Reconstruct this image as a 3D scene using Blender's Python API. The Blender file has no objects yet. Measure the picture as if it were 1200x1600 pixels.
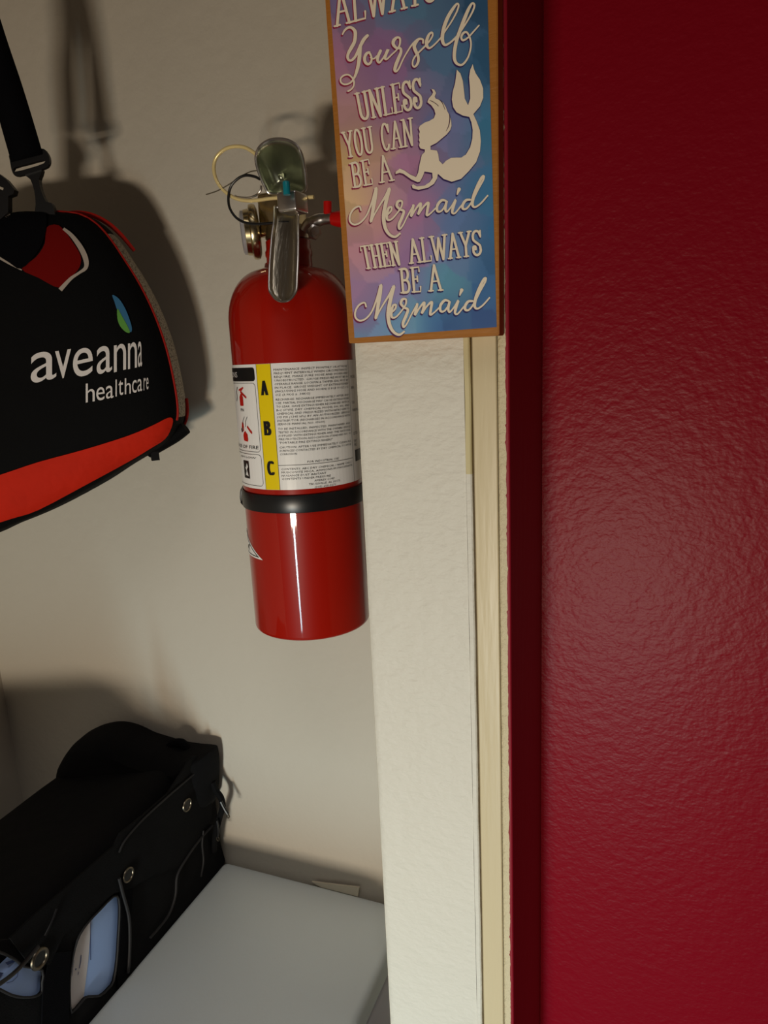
import bpy, bmesh, math, random
from math import sin, cos, pi, radians, sqrt, atan2
from mathutils import Vector, Matrix, noise
from mathutils.geometry import tessellate_polygon, delaunay_2d_cdt
random.seed(4)
S = bpy.context.scene
COL = S.collection

# ------------------------------------------------------------------ camera
H = 1.65                                             # eye height above the floor
RT = Vector((0.93055596, 0.36335520, -0.04515098))   # camera right
UP = Vector((-0.03730026, 0.21674509, 0.97551538))   # camera up
FW = Vector((-0.36424484, 0.90608750, -0.21524668))  # view direction
EYE = Vector((0, 0, H))
FPX = 1100.0
cam_d = bpy.data.cameras.new('camera')
cam = bpy.data.objects.new('camera', cam_d); COL.objects.link(cam)
cam.matrix_world = Matrix(((RT.x, UP.x, -FW.x, 0), (RT.y, UP.y, -FW.y, 0), (RT.z, UP.z, -FW.z, H), (0, 0, 0, 1)))
cam_d.sensor_fit = 'VERTICAL'; cam_d.sensor_height = 36; cam_d.lens = 36 * FPX / 1600
cam_d.clip_start = 0.02
S.camera = cam

# ------------------------------------------------------------------ world, lamps, exposure
w = bpy.data.worlds.new('world'); S.world = w; w.use_nodes = True
w.node_tree.nodes['Background'].inputs[0].default_value = (1.0, 0.74, 0.60, 1)
w.node_tree.nodes['Background'].inputs[1].default_value = 0.022

def area(name, loc, target, sx, sy, power, col, spread=180):
    d = bpy.data.lights.new(name, 'AREA'); d.shape = 'RECTANGLE'; d.size = sx; d.size_y = sy
    d.energy = power; d.color = col; d.spread = radians(spread)
    o = bpy.data.objects.new(name, d); COL.objects.link(o); o.location = loc
    o.rotation_euler = (Vector(target) - Vector(loc)).to_track_quat('-Z', 'Y').to_euler()
    return o
area('window_light', (-0.16, -1.75, H - 0.93), (-0.25, 0.7, H - 0.50), 0.44, 0.11, 10.0, (1.0, 0.83, 0.64), 115)
area('low_light', (-0.20, -1.5, H - 1.24), (-0.3, 0.7, H - 1.2), 0.10, 0.74, 3.8, (0.62, 0.90, 1.0), 72)
area('box_fill_light', (-0.12, -0.1, H + 0.8), (-0.45, 0.42, H - .74), 0.5, 0.5, 0.48, (1.0, 0.93, 0.88), 60)  # unseen overhead fill, added to brighten the box top
S.view_settings.view_transform = 'Standard'
S.view_settings.look = 'None'
S.view_settings.exposure = 0.0
S.view_settings.gamma = 1
S.view_settings.use_curve_mapping = False

# ------------------------------------------------------------------ points measured on real planes
def ray(px, py): return RT * (px - 600) + UP * (800 - py) + FW * FPX
def on_y(px, py, y):
    d = ray(px, py); return EYE + d * (y / d.y)
def on_x(px, py, x):
    d = ray(px, py); return EYE + d * (x / d.x)
def on_z(px, py, z):
    d = ray(px, py); return EYE + d * (z / d.z)

# ------------------------------------------------------------------ materials
def lin(c): return tuple(((v / 255) / 12.92 if v / 255 <= .04045 else ((v / 255 + .055) / 1.055) ** 2.4) for v in c) + (1,)
def mat(name, rgb, rough=.6, metal=0, bump=None, var=None, spec=.5, coat=0, attr=None, trans=0, linear=False):
    m = bpy.data.materials.new(name); m.use_nodes = True
    nt = m.node_tree; b = nt.nodes['Principled BSDF']
    c = tuple(rgb) + (1,) if linear else lin(rgb)
    b.inputs['Base Color'].default_value = c
    b.inputs['Roughness'].default_value = rough
    b.inputs['Metallic'].default_value = metal
    b.inputs['Specular IOR Level'].default_value = spec
    b.inputs['Coat Weight'].default_value = coat; b.inputs['Coat Roughness'].default_value = .05
    b.inputs['Transmission Weight'].default_value = trans
    tc = nt.nodes.new('ShaderNodeTexCoord')
    if attr:
        a = nt.nodes.new('ShaderNodeAttribute'); a.attribute_name = attr
        nt.links.new(a.outputs['Color'], b.inputs['Base Color'])
    if var:                                   # (scale, amount)
        n = nt.nodes.new('ShaderNodeTexNoise'); n.inputs['Scale'].default_value = var[0]; n.inputs['Detail'].default_value = 5
        r = nt.nodes.new('ShaderNodeMapRange'); r.inputs[3].default_value = 1 - var[1]; r.inputs[4].default_value = 1 + var[1]
        mx = nt.nodes.new('ShaderNodeVectorMath'); mx.operation = 'SCALE'; mx.inputs[0].default_value = c[:3]
        nt.links.new(tc.outputs['Object'], n.inputs['Vector']); nt.links.new(n.outputs['Fac'], r.inputs[0])
        nt.links.new(r.outputs[0], mx.inputs['Scale']); nt.links.new(mx.outputs[0], b.inputs['Base Color'])
    if bump:                                  # list of (scale, height, stretch, detail)
        prev = None
        for sc, dist, st, det in bump:
            mp = nt.nodes.new('ShaderNodeMapping'); mp.inputs['Scale'].default_value = st
            n = nt.nodes.new('ShaderNodeTexNoise'); n.inputs['Scale'].default_value = sc; n.inputs['Detail'].default_value = det
            bp = nt.nodes.new('ShaderNodeBump'); bp.inputs['Distance'].default_value = dist; bp.inputs['Strength'].default_value = 1
            nt.links.new(tc.outputs['Object'], mp.inputs['Vector']); nt.links.new(mp.outputs[0], n.inputs['Vector'])
            nt.links.new(n.outputs['Fac'], bp.inputs['Height'])
            if prev: nt.links.new(prev.outputs[0], bp.inputs['Normal'])
            prev = bp
        nt.links.new(prev.outputs[0], b.inputs['Normal'])
    return m
M = {}
M['white_wall'] = mat('white wall paint', (203, 196, 182), .75, bump=[(60, .0012, (1, 1, 1), 3), (9, .002, (1, 1, 1), 2)])
M['cream'] = mat('cream textured paint', (232, 228, 215), .55, bump=[(95, .0018, (1, 1, 1.6), 4), (28, .0022, (1, 1, 1.5), 2)])
M['strip'] = mat('cream glossy trim paint', (222, 206, 168), .4, bump=[(40, .0006, (3, 3, .3), 3)])
M['rough'] = mat('rough cream plaster edge', (226, 212, 176), .7, bump=[(260, .0025, (1, 1, 1), 4)])
M['gap'] = mat('dark gap', (92, 74, 46), .9)
M['bead'] = mat('yellowed corner bead', (218, 205, 158), .55, bump=[(60, .0008, (1, 1, .5), 3)])
M['red_wall'] = mat('crimson wall paint', (0.265, 0.0025, 0.0125), .37, linear=True, spec=.12,
                    bump=[(230, .00033, (1, 1, 1.4), 3), (85, .00075, (1, 1, 1.2), 2)])
M['red_side'] = mat('crimson paint', (0.29, 0.004, 0.018), .5, linear=True, bump=[(60, .0008, (1, 1, .3), 3)])
M['floor'] = mat('grey floor', (120, 110, 98), .7, var=(8, .1))
M['red_paint'] = mat('fire red enamel', (0.38, 0.007, 0.001), .4, linear=True, coat=.8, spec=.15)
M['label'] = mat('glossy label paper', (248, 246, 242), .28)
M['yellow'] = mat('yellow label ink', (248, 218, 10), .28)
M['black_ink'] = mat('black ink', (16, 15, 16), .35)
M['grey_ink'] = mat('thin grey ink', (34, 31, 31), .4)
M['red_ink'] = mat('red ink', (196, 34, 22), .3)
M['rubber'] = mat('black rubber', (22, 22, 24), .32)
M['chrome'] = mat('worn chrome', (214, 210, 206), .28, 1, bump=[(40, .0008, (1, 1, 1), 2)])
M['steel'] = mat('brushed steel', (196, 188, 170), .30, 1, bump=[(90, .0005, (4, 1, 1), 3)])
M['brass'] = mat('nickel brass', (206, 190, 150), .22, 1)
M['gold'] = mat('golden pin steel', (255, 232, 165), .3, .3)
M['teal'] = mat('teal plastic stem', (12, 130, 146), .35)
M['dark_red'] = mat('dark red plastic', (190, 14, 10), .3)
M['bag_black'] = mat('black nylon', (7, 7, 8), .8, bump=[(700, .0003, (1, 1, 1), 2), (18, .002, (1, 1, 1), 3)], spec=.12)
M['bag_red'] = mat('orange red nylon', (204, 38, 16), .75, spec=.15, bump=[(24, .005, (1, 1, 1), 3)], var=(30, .12))
M['bag_red_shaded'] = mat('shaded red inner lining', (112, 10, 6), .9, spec=.1)  # lining red darkened: the shade of the recess is in the colour
M['piping_red'] = mat('red piping', (170, 24, 12), .6, spec=.2)
M['reflective'] = mat('grey reflective tape', (176, 164, 152), .5)
M['webbing'] = mat('black webbing', (5, 5, 9), .9, spec=.1, bump=[(900, .0004, (1, 1, 1), 1)])
M['plastic'] = mat('black plastic', (6, 6, 9), .4)
M['print_white'] = mat('white screen print', (222, 216, 212), .6)
M['logo_blue'] = mat('blue print', (44, 108, 150), .6)
M['logo_green'] = mat('green print', (92, 158, 60), .6)
M['case'] = mat('black case cloth', (6, 6, 8), .9, bump=[(500, .0004, (1, 1, 1), 2), (14, .004, (1, 1, 1), 2)], spec=.2)
M['case_edge'] = mat('charcoal binding', (26, 25, 27), .7)
M['grommet'] = mat('dark grommet metal', (120, 112, 98), .35, 1)
M['device'] = mat('pale blue casing', (165, 198, 255), .45)
M['device_white'] = mat('white device label', (214, 208, 210), .5)
M['device_ink'] = mat('blue grey ink', (40, 62, 120), .5)
M['box'] = mat('white board lid', (228, 238, 240), .5, bump=[(14, .002, (.6, 1, 1), 2), (400, .0002, (1, 1, 1), 2)])
M['box_side'] = mat('white plastic side', (222, 221, 232), .45)
M['flap'] = mat('cream paper flap', (220, 212, 190), .7)
M['wood'] = mat('brown sign board edge', (176, 112, 36), .55, bump=[(50, .0006, (1, 1, 6), 4)], var=(40, .16))
M['sign_print'] = mat('watercolour print', (128, 128, 128), .38, attr='ink')
M['sign_white'] = mat('cream lettering', (250, 236, 212), .5)
M['sign_shadow'] = mat('printed lettering shadow', (90, 20, 70), .5, attr='ink')
M['shelf'] = mat('white shelf board', (215, 212, 204), .5)

# ------------------------------------------------------------------ mesh helpers
def link(name, me, m=None, parent=None, smooth=True):
    o = bpy.data.objects.new(name, me); COL.objects.link(o)
    if m is not None: me.materials.append(m if not isinstance(m, str) else M[m])
    if smooth:
        for p in me.polygons: p.use_smooth = True
        try: me.set_sharp_from_angle(angle=radians(38))
        except Exception: pass
    if parent: o.parent = parent; o.matrix_parent_inverse = parent.matrix_world.inverted()
    return o
def mesh(name, vs, fs, m=None, parent=None, smooth=True):
    me = bpy.data.meshes.new(name); me.from_pydata([tuple(v) for v in vs], [], fs); me.update()
    return link(name, me, m, parent, smooth)
def thing(name, label, cat, loc=(0, 0, 0), group=None):
    o = bpy.data.objects.new(name, None); COL.objects.link(o); o.location = loc; o.empty_display_size = .02
    bpy.context.view_layer.update()
    o['label'] = label; o['category'] = cat
    if group: o['group'] = group
    return o
class MB:
    def __init__(s): s.v = []; s.f = []
    def add(s, vs, fs):
        n = len(s.v); s.v += [Vector(v) for v in vs]; s.f += [tuple(i + n for i in f) for f in fs]; return s
    def box(s, a, b, bev=0):
        bm = bmesh.new(); bmesh.ops.create_cube(bm, size=1)
        a, b = Vector(a), Vector(b)
        for v in bm.verts: v.co = Vector([(a[i] + b[i]) / 2 + v.co[i] * (b[i] - a[i]) for i in range(3)])
        if bev: bmesh.ops.bevel(bm, geom=bm.edges[:], offset=bev, segments=3, affect='EDGES', profile=.5)
        bm.verts.index_update(); s.add([v.co.copy() for v in bm.verts], [[v.index for v in f.verts] for f in bm.faces]); bm.free(); return s
    def tube(s, pts, r, n=10, closed=False, ry=None, cap=True):
        pts = [Vector(p) for p in pts]; k = len(pts)
        rs = r if isinstance(r, (list, tuple)) else [r] * k
        vs = []; ref = None
        for i, p in enumerate(pts):
            if closed: t = pts[(i + 1) % k] - pts[i - 1]
            else: t = pts[min(i + 1, k - 1)] - pts[max(i - 1, 0)]
            t.normalize()
            if ref is None:
                ref = Vector((0, 0, 1)) if abs(t.z) < .9 else Vector((1, 0, 0))
                if ry is not None: ref = Vector(ry[1])
            a = (ref - t * ref.dot(t)); 
            if a.length < 1e-6: a = t.orthogonal()
            a.normalize(); b = t.cross(a); ref = a if ry is None else ref
            fb = 1 if ry is None else ry[0]
            for j in range(n):
                an = 2 * pi * j / n
                vs.append(p + (a * cos(an) * fb + b * sin(an)) * rs[i])
        fs = []
        for i in range(k if closed else k - 1):
            for j in range(n):
                a0 = i * n + j; a1 = i * n + (j + 1) % n; b0 = ((i + 1) % k) * n + j; b1 = ((i + 1) % k) * n + (j + 1) % n
                fs.append((a0, a1, b1, b0))
        if not closed and cap: fs += [tuple(range(n - 1, -1, -1)), tuple(range((k - 1) * n, k * n))]
        return s.add(vs, fs)
    def lathe(s, prof, c, axis=(0, 0, 1), n=64):
        ax = Vector(axis).normalized(); a = ax.orthogonal().normalized(); b = ax.cross(a); c = Vector(c)
        if abs(ax.z) > .9: a = Vector((1, 0, 0)); b = ax.cross(a)
        vs = []; fs = []
        for r, h in prof:
            for j in range(n):
                an = 2 * pi * j / n; vs.append(c + ax * h + (a * cos(an) + b * sin(an)) * max(r, 1e-5))
        for i in range(len(prof) - 1):
            for j in range(n): fs.append((i * n + j, i * n + (j + 1) % n, (i + 1) * n + (j + 1) % n, (i + 1) * n + j))
        fs += [tuple(range(n - 1, -1, -1)), tuple(range((len(prof) - 1) * n, len(prof) * n))]
        return s.add(vs, fs)
    def build(s, name, m, parent=None, smooth=True):
        o = mesh(name, s.v, s.f, m, parent, smooth)
        bm = bmesh.new(); bm.from_mesh(o.data); bmesh.ops.recalc_face_normals(bm, faces=bm.faces); bm.to_mesh(o.data); bm.free()
        if smooth:
            try: o.data.set_sharp_from_angle(angle=radians(38))
            except Exception: pass
        return o
def smooth_line(pts, k=6, closed=False):
    pts = [tuple(p) for p in pts]; n = len(pts); out = []
    rng = range(n) if closed else range(n - 1)
    for i in rng:
        if closed: p0, p1, p2, p3 = pts[i - 1], pts[i], pts[(i + 1) % n], pts[(i + 2) % n]
        else: p0, p1, p2, p3 = pts[max(i - 1, 0)], pts[i], pts[i + 1], pts[min(i + 2, n - 1)]
        for j in range(k):
            t = j / k
            out.append(tuple(.5 * ((2 * b) + (c - a) * t + (2 * a - 5 * b + 4 * c - d) * t * t + (-a + 3 * b - 3 * c + d) * t ** 3) for a, b, c, d in zip(p0, p1, p2, p3)))
    if not closed: out.append(pts[-1])
    return out

# flat artwork: lists of 2-D polygons / strokes mapped by a function onto a surface
class Art:
    def __init__(s): s.v = []; s.f = []
    def poly(s, pts, holes=()):
        loops = [[Vector((x, y, 0)) for x, y in pts]] + [[Vector((x, y, 0)) for x, y in h] for h in holes]
        tri = tessellate_polygon(loops); n = len(s.v)
        for l in loops: s.v += [(p.x, p.y) for p in l]
        s.f += [tuple(n + i for i in t) for t in tri]; return s
    def stroke(s, pts, caps=True):          # pts: (x, y, half width)
        n = len(s.v); k = len(pts)
        for i, (x, y, hw) in enumerate(pts):
            x0, y0 = pts[max(i - 1, 0)][:2]; x1, y1 = pts[min(i + 1, k - 1)][:2]
            dx, dy = x1 - x0, y1 - y0; L = math.hypot(dx, dy) or 1
            nx, ny = -dy / L, dx / L
            s.v += [(x + nx * hw, y + ny * hw), (x - nx * hw, y - ny * hw)]
        for i in range(k - 1): s.f.append((n + 2 * i, n + 2 * i + 1, n + 2 * i + 3, n + 2 * i + 2))
        if caps:
            for e in (0, k - 1): s.disc(*pts[e][:2], pts[e][2])
        return s
    def disc(s, x, y, r, k=10):
        n = len(s.v); s.v += [(x + r * cos(2 * pi * i / k), y + r * sin(2 * pi * i / k)) for i in range(k)]
        s.f.append(tuple(range(n, n + k))); return s
    def rect(s, x0, y0, x1, y1): return s.poly([(x0, y0), (x1, y0), (x1, y1), (x0, y1)])
    def rrect(s, x0, y0, x1, y1, r, lw=None):
        def rr(x0, y0, x1, y1, r):
            o = []
            for cx, cy, a0 in ((x1 - r, y1 - r, 0), (x0 + r, y1 - r, 90), (x0 + r, y0 + r, 180), (x1 - r, y0 + r, 270)):
                for j in range(5): a = radians(a0 + j * 22.5); o.append((cx + r * cos(a), cy + r * sin(a)))
            return o
        if lw is None: return s.poly(rr(x0, y0, x1, y1, r))
        return s.poly(rr(x0, y0, x1, y1, r), [rr(x0 + lw, y0 + lw, x1 - lw, y1 - lw, max(r - lw, lw * .2))])
    def text(s, t, x, y, h, width=None, res=2, xs=1.0, slant=0):   # baseline left x,y ; cap height h
        vs, fs, wd = glyphs(t, res)
        k = h; kx = k * xs if width is None else width / wd
        n = len(s.v); s.v += [(x + a * kx + b * k * slant, y + b * k) for a, b in vs]; s.f += [tuple(n + i for i in f) for f in fs]
        return s
    def union(s):                            # merge overlapping strokes into one clean sheet
        vs = [Vector(v) for v in s.v]; tr = []
        for f in s.f:
            for k in range(1, len(f) - 1):
                t = (f[0], f[k], f[k + 1]); a, b, c = (vs[i] for i in t)
                ar = (b.x - a.x) * (c.y - a.y) - (b.y - a.y) * (c.x - a.x)
                if abs(ar) < 1e-6: continue
                tr.append(list(t) if ar > 0 else [t[0], t[2], t[1]])
        o = delaunay_2d_cdt(vs, [], tr, 0, 1e-4)
        s.v = [tuple(v) for v in o[0]]; s.f = [tuple(f) for f, og in zip(o[2], o[5]) if len(og)]; return s
    def refine(s, maxlen):
        bm = bmesh.new(); vs = [bm.verts.new((x, y, 0)) for x, y in s.v]
        for f in s.f:
            try: bm.faces.new([vs[i] for i in f])
            except ValueError: pass
        bmesh.ops.triangulate(bm, faces=bm.faces[:])
        for _ in range(6):
            es = [e for e in bm.edges if e.calc_length() > maxlen]
            if not es: break
            bmesh.ops.subdivide_edges(bm, edges=es, cuts=1)
            bmesh.ops.triangulate(bm, faces=bm.faces[:])
        bm.verts.index_update()
        s.v = [(v.co.x, v.co.y) for v in bm.verts]; s.f = [tuple(v.index for v in f.verts) for f in bm.faces]; bm.free(); return s
    def build(s, name, m, parent, fn, facing=None):
        vs = [fn(x, y) for x, y in s.v]
        par = list(range(len(vs)))
        def find(i):
            while par[i] != i: par[i] = par[par[i]]; i = par[i]
            return i
        for f in s.f:
            a = find(f[0])
            for i in f[1:]: par[find(i)] = a
        comp = {}
        for i in range(len(vs)): comp.setdefault(find(i), len(comp))
        if 1 < len(comp):
            for i in range(len(vs)):
                nd = (facing(vs[i]) if facing else Vector((0, -1, 0))).normalized()
                vs[i] = vs[i] + nd * (comp[find(i)] % 20) * 6e-6
        o = mesh(name, vs, s.f, m, parent, False)
        me = o.data; fl = []                  # face the viewer side
        bm = bmesh.new(); bm.from_mesh(me)
        for f in bm.faces:
            f.normal_update(); c = f.calc_center_median()
            if f.normal.dot((facing(c) if facing else Vector((0, -1, 0)))) < 0: f.normal_flip()
        bm.to_mesh(me); bm.free(); return o
_gc = {}
def glyphs(t, res=2):
    key = (t, res)
    if key in _gc: return _gc[key]
    c = bpy.data.curves.new('t', 'FONT'); c.body = t; c.size = 1; c.resolution_u = res; c.fill_mode = 'FRONT'
    o = bpy.data.objects.new('t', c); COL.objects.link(o)
    dg = bpy.context.evaluated_depsgraph_get(); dg.update()
    me = o.evaluated_get(dg).to_mesh()
    vs = [(v.co.x, v.co.y) for v in me.vertices]; fs = [tuple(p.vertices) for p in me.polygons]
    o.evaluated_get(dg).to_mesh_clear(); bpy.data.objects.remove(o); bpy.data.curves.remove(c)
    x0 = min(v[0] for v in vs); x1 = max(v[0] for v in vs)
    k = 1 / .729                              # cap height of the built-in face
    vs = [((a - x0) * k, b * k) for a, b in vs]
    _gc[key] = (vs, fs, (x1 - x0) * k); return _gc[key]
def offset(vs, dx, dy): return [(x + dx, y + dy) for x, y in vs]

# ================================================================== SETTING
YW = .775                                   # back wall
YS = .600                                   # face of the partition end
def struct(o): o['kind'] = 'structure'; return o
struct(MB().box((-1.12, YW, 0), (-.20, YW + .1, 2.6)).build('wall_back', 'white_wall', smooth=False))
struct(MB().box((-.20, YW, 0), (1.3, YW + .1, 2.6)).build('wall_right', 'red_wall', smooth=False))
struct(MB().box((-1.115, -.6, 0), (-1.015, YW, 2.6)).build('wall_left', 'white_wall', smooth=False))
struct(MB().box((-1.115, -2.6, -.1), (1.3, YW + .1, 0)).build('floor', 'floor', smooth=False))
struct(MB().box((-1.015, .12, H - 1.055), (-.265, YW, H - 1.03), .002).build('trim_1', 'shelf', smooth=False))
part = struct(MB().box((-.2615, YS + .006, 0), (-.1245, YW, 2.6), .001).build('wall_partition', 'red_side', smooth=False))

# drywall face of the partition end with a softly rounded left bead
prof = [(-.2632, YS + .14), (-.2632, YS + .006), (-.2626, YS + .0025), (-.2612, YS + .0006), (-.2590, YS), (-.1620, YS), (-.1600, YS + .0001), (-.1590, YS + .006)]
def extrude_profile(name, prof, z0, z1, m, wob=None, nz=2, parent=None):
    vs = []; fs = []; k = len(prof)
    for i in range(nz):
        z = z0 + (z1 - z0) * i / (nz - 1)
        for x, y in prof:
            dx, dy = wob(x, y, z) if wob else (0, 0)
            vs.append((x + dx, y + dy, z))
    for i in range(nz - 1):
        for j in range(k - 1): fs.append((i * k + j, i * k + j + 1, (i + 1) * k + j + 1, (i + 1) * k + j))
    return mesh(name, vs, fs, m, parent, True)
def wobble(amp, sc, side=1):
    def f(x, y, z):
        return (amp * noise.noise(Vector((side * 7.3, 1.7, z * sc))), amp * .4 * noise.noise(Vector((side * 3.1, 9.2, z * sc))))
    return f
# the whole face is modelled as one plaster relief: lumps standing a fraction of a millimetre proud
def relief_sheet(name, x0, x1, z0, z1, nx, nz, y, m, amp, scx, scz, parent=None):
    vs = []; fs = []
    for i in range(nz + 1):
        z = z0 + (z1 - z0) * i / nz
        for j in range(nx + 1):
            x = x0 + (x1 - x0) * j / nx
            edge = min(1, (x - x0) / .004, (x1 - x) / .003)
            r = noise.noise(Vector((x * scx, 0, z * scz))) * .6 + noise.noise(Vector((x * scx * 2.7, 5, z * scz * 2.7))) * .4
            roll = .0016 * max(0, 1 - (x - x0) / .003) ** 2
            vs.append((x, y - amp * r * max(edge, 0) + roll, z))
    for i in range(nz):
        for j in range(nx): a = i * (nx + 1) + j; fs.append((a, a + 1, a + nx + 2, a + nx + 1))
    return mesh(name, vs, fs, m, parent, True)
struct(relief_sheet('trim_2', -.2626, -.1612, H - 1.0, H + .62, 36, 460, YS, 'cream', .00035, 75, 105))
struct(extrude_profile('trim_3', [(-.2626, YS + .17), (-.2630, YS + .010), (-.2626, YS + .0012)], H - 1.0, H + .62, 'white_wall'))
# raised bead between the drywall and the first groove: yellowed above, freshly painted below
for i, (z0, z1, mm) in enumerate([(H - .105, H + .62, 'bead'), (H - 1.0, H - .105, 'cream')]):
    struct(extrude_profile('trim_%d' % (4 + i), [(-.1612, YS + .0006), (-.1606, YS - .0006), (-.1568, YS - .0008), (-.1556, YS + .0004), (-.1554, YS + .006)], z0, z1, mm, wobble(.0006, 18), 160))
struct(MB().box((-.1600, YS + .0045, H - 1.0), (-.1250, YS + .0058, H + .62)).build('trim_6', 'gap', smooth=False))
struct(extrude_profile('trim_7', [(-.1543, YS + .006), (-.1543, YS + .0025), (-.1532, YS + .0012), (-.1440, YS + .0008), (-.1338, YS + .0012), (-.1330, YS + .0022), (-.1329, YS + .006)], H - 1.0, H + .62, 'strip', wobble(.0003, 9, 2), 90))
# rough plaster strip, then the ragged red paint edge that wraps the corner
struct(relief_sheet('trim_8', -.1322, -.1225, H - 1.0, H + .62, 10, 700, YS + .0012, 'rough', .0005, 260, 260))
random.seed(9)
vs = []; fs = []; n = 900
for i in range(n + 1):
    z = H - 1.0 + 1.62 * i / n
    jag = .00075 * noise.noise(Vector((0, 3, z * 60))) + .0006 * noise.noise(Vector((4, 3, z * 260))) + (.0009 if random.random() < .045 else 0) * random.random()
    xl = -.1252 - jag
    vs += [(xl, YS + .0006, z), (-.1232, YS + .0004, z), (-.1222, YS + .0012, z), (-.1219, YS + .0035, z), (-.1219 , YW + .002, z)]
for i in range(n):
    for j in range(4): a = i * 5 + j; fs.append((a, a + 1, a + 6, a + 5))
struct(mesh('trim_9', vs, fs, 'red_side', None, False))

# ================================================================== SIGN
YF = .580
sq = [on_y(503.5, -60, YF), on_y(777, -60, YF), on_y(780, 524, YF), on_y(545, 536.5, YF)]   # front corners TL TR BR BL
sign = thing('wooden_sign', 'small wooden plaque with blue and purple watercolour print and white mermaid lettering, above the extinguisher', 'sign', (sq[3].x, YS, sq[3].z))
c = [Vector(p) for p in sq]; top = .30
bk = [Vector((p.x, YS - .0006, p.z)) for p in c]
bm = bmesh.new(); vv = [bm.verts.new(p) for p in c + bk]
for f in ((0, 1, 2, 3), (4, 7, 6, 5), (0, 4, 5, 1), (1, 5, 6, 2), (2, 6, 7, 3), (3, 7, 4, 0)): bm.faces.new([vv[i] for i in f])
bmesh.ops.bevel(bm, geom=bm.edges[:], offset=.0007, segments=2, affect='EDGES'); bmesh.ops.recalc_face_normals(bm, faces=bm.faces)
me = bpy.data.meshes.new('board'); bm.to_mesh(me); bm.free(); link('board', me, 'wood', sign)
# printed sheet: colour per vertex of a fine grid, flat patches of watercolour
pq = [(511, -60), (760, -60), (776, 511), (554, 528)]
anchors = [((515, 0), (120, 104, 160)), ((640, 0), (70, 118, 160)), ((760, 0), (30, 78, 125)), ((520, 90), (178, 112, 155)), ((610, 90), (150, 100, 160)),
           ((690, 80), (72, 118, 168)), ((765, 90), (34, 96, 150)), ((530, 180), (198, 140, 145)), ((610, 180), (168, 110, 158)), ((690, 190), (112, 120, 186)), ((768, 200), (44, 132, 188)),
           ((540, 250), (232, 186, 116)), ((590, 250), (214, 162, 136)), ((640, 260), (184, 118, 168)), ((700, 280), (120, 120, 190)), ((770, 300), (44, 128, 192)),
           ((545, 320), (236, 190, 130)), ((590, 340), (216, 150, 152)), ((650, 330), (186, 116, 176)), ((720, 340), (88, 130, 200)), ((772, 360), (40, 118, 188)),
           ((552, 390), (208, 140, 160)), ((600, 380), (204, 134, 166)), ((650, 390), (170, 120, 184)), ((710, 400), (100, 142, 204)), ((772, 420), (38, 104, 172)),
           ((555, 460), (182, 134, 190)), ((600, 460), (160, 130, 196)), ((650, 440), (128, 138, 206)), ((700, 440), (84, 166, 208)), ((760, 450), (44, 106, 176)),
           ((560, 500), (150, 120, 190)), ((562, 522), (106, 162, 214)), ((610, 505), (102, 160, 212)), ((650, 500), (96, 166, 206)), ((690, 490), (56, 124, 190)), ((700, 510), (44, 96, 170)), ((765, 500), (40, 84, 158))]
random.seed(21)
seeds = [(500 + random.random() * 290, -70 + random.random() * 600) for _ in range(120)]
def ink(px, py):
    sx, sy = min(seeds, key=lambda s: (s[0] - px) ** 2 + (s[1] - py) ** 2 * .8)
    ax, ay = px * .55 + sx * .45, py * .55 + sy * .45
    W = 0; C = [0, 0, 0]
    for (x, y), c in anchors:
        wt = 1 / ((x - ax) ** 2 + (y - ay) ** 2 + 120) ** 1.7
        W += wt
        for k in range(3): C[k] += wt * c[k]
    sh = 1 + .05 * sin(sx * 3.3 + sy * 1.7)
    C = [v / W * sh for v in C]; g_ = sum(C) / 3
    return lin([min(255, .80 * v + .20 * g_ + 10) for v in C])
def quad(q, u, v):                            # u right, v down
    a = [q[0][k] * (1 - u) + q[1][k] * u for k in (0, 1)]; b = [q[3][k] * (1 - u) + q[2][k] * u for k in (0, 1)]
    return a[0] * (1 - v) + b[0] * v, a[1] * (1 - v) + b[1] * v
nx, ny = 70, 150; vs = []; cs = []
for j in range(ny + 1):
    for i in range(nx + 1):
        px, py = quad(pq, i / nx, j / ny); vs.append(on_y(px, py, YF - .0004)); cs.append(ink(px, py))
fs = [(j * (nx + 1) + i, (j + 1) * (nx + 1) + i, (j + 1) * (nx + 1) + i + 1, j * (nx + 1) + i + 1) for j in range(ny) for i in range(nx)]
pr = mesh('printed_sheet', vs, fs, 'sign_print', sign, False)
ca = pr.data.color_attributes.new('ink', 'FLOAT_COLOR', 'POINT')
for i, cc in enumerate(cs): ca.data[i].color = cc

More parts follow.
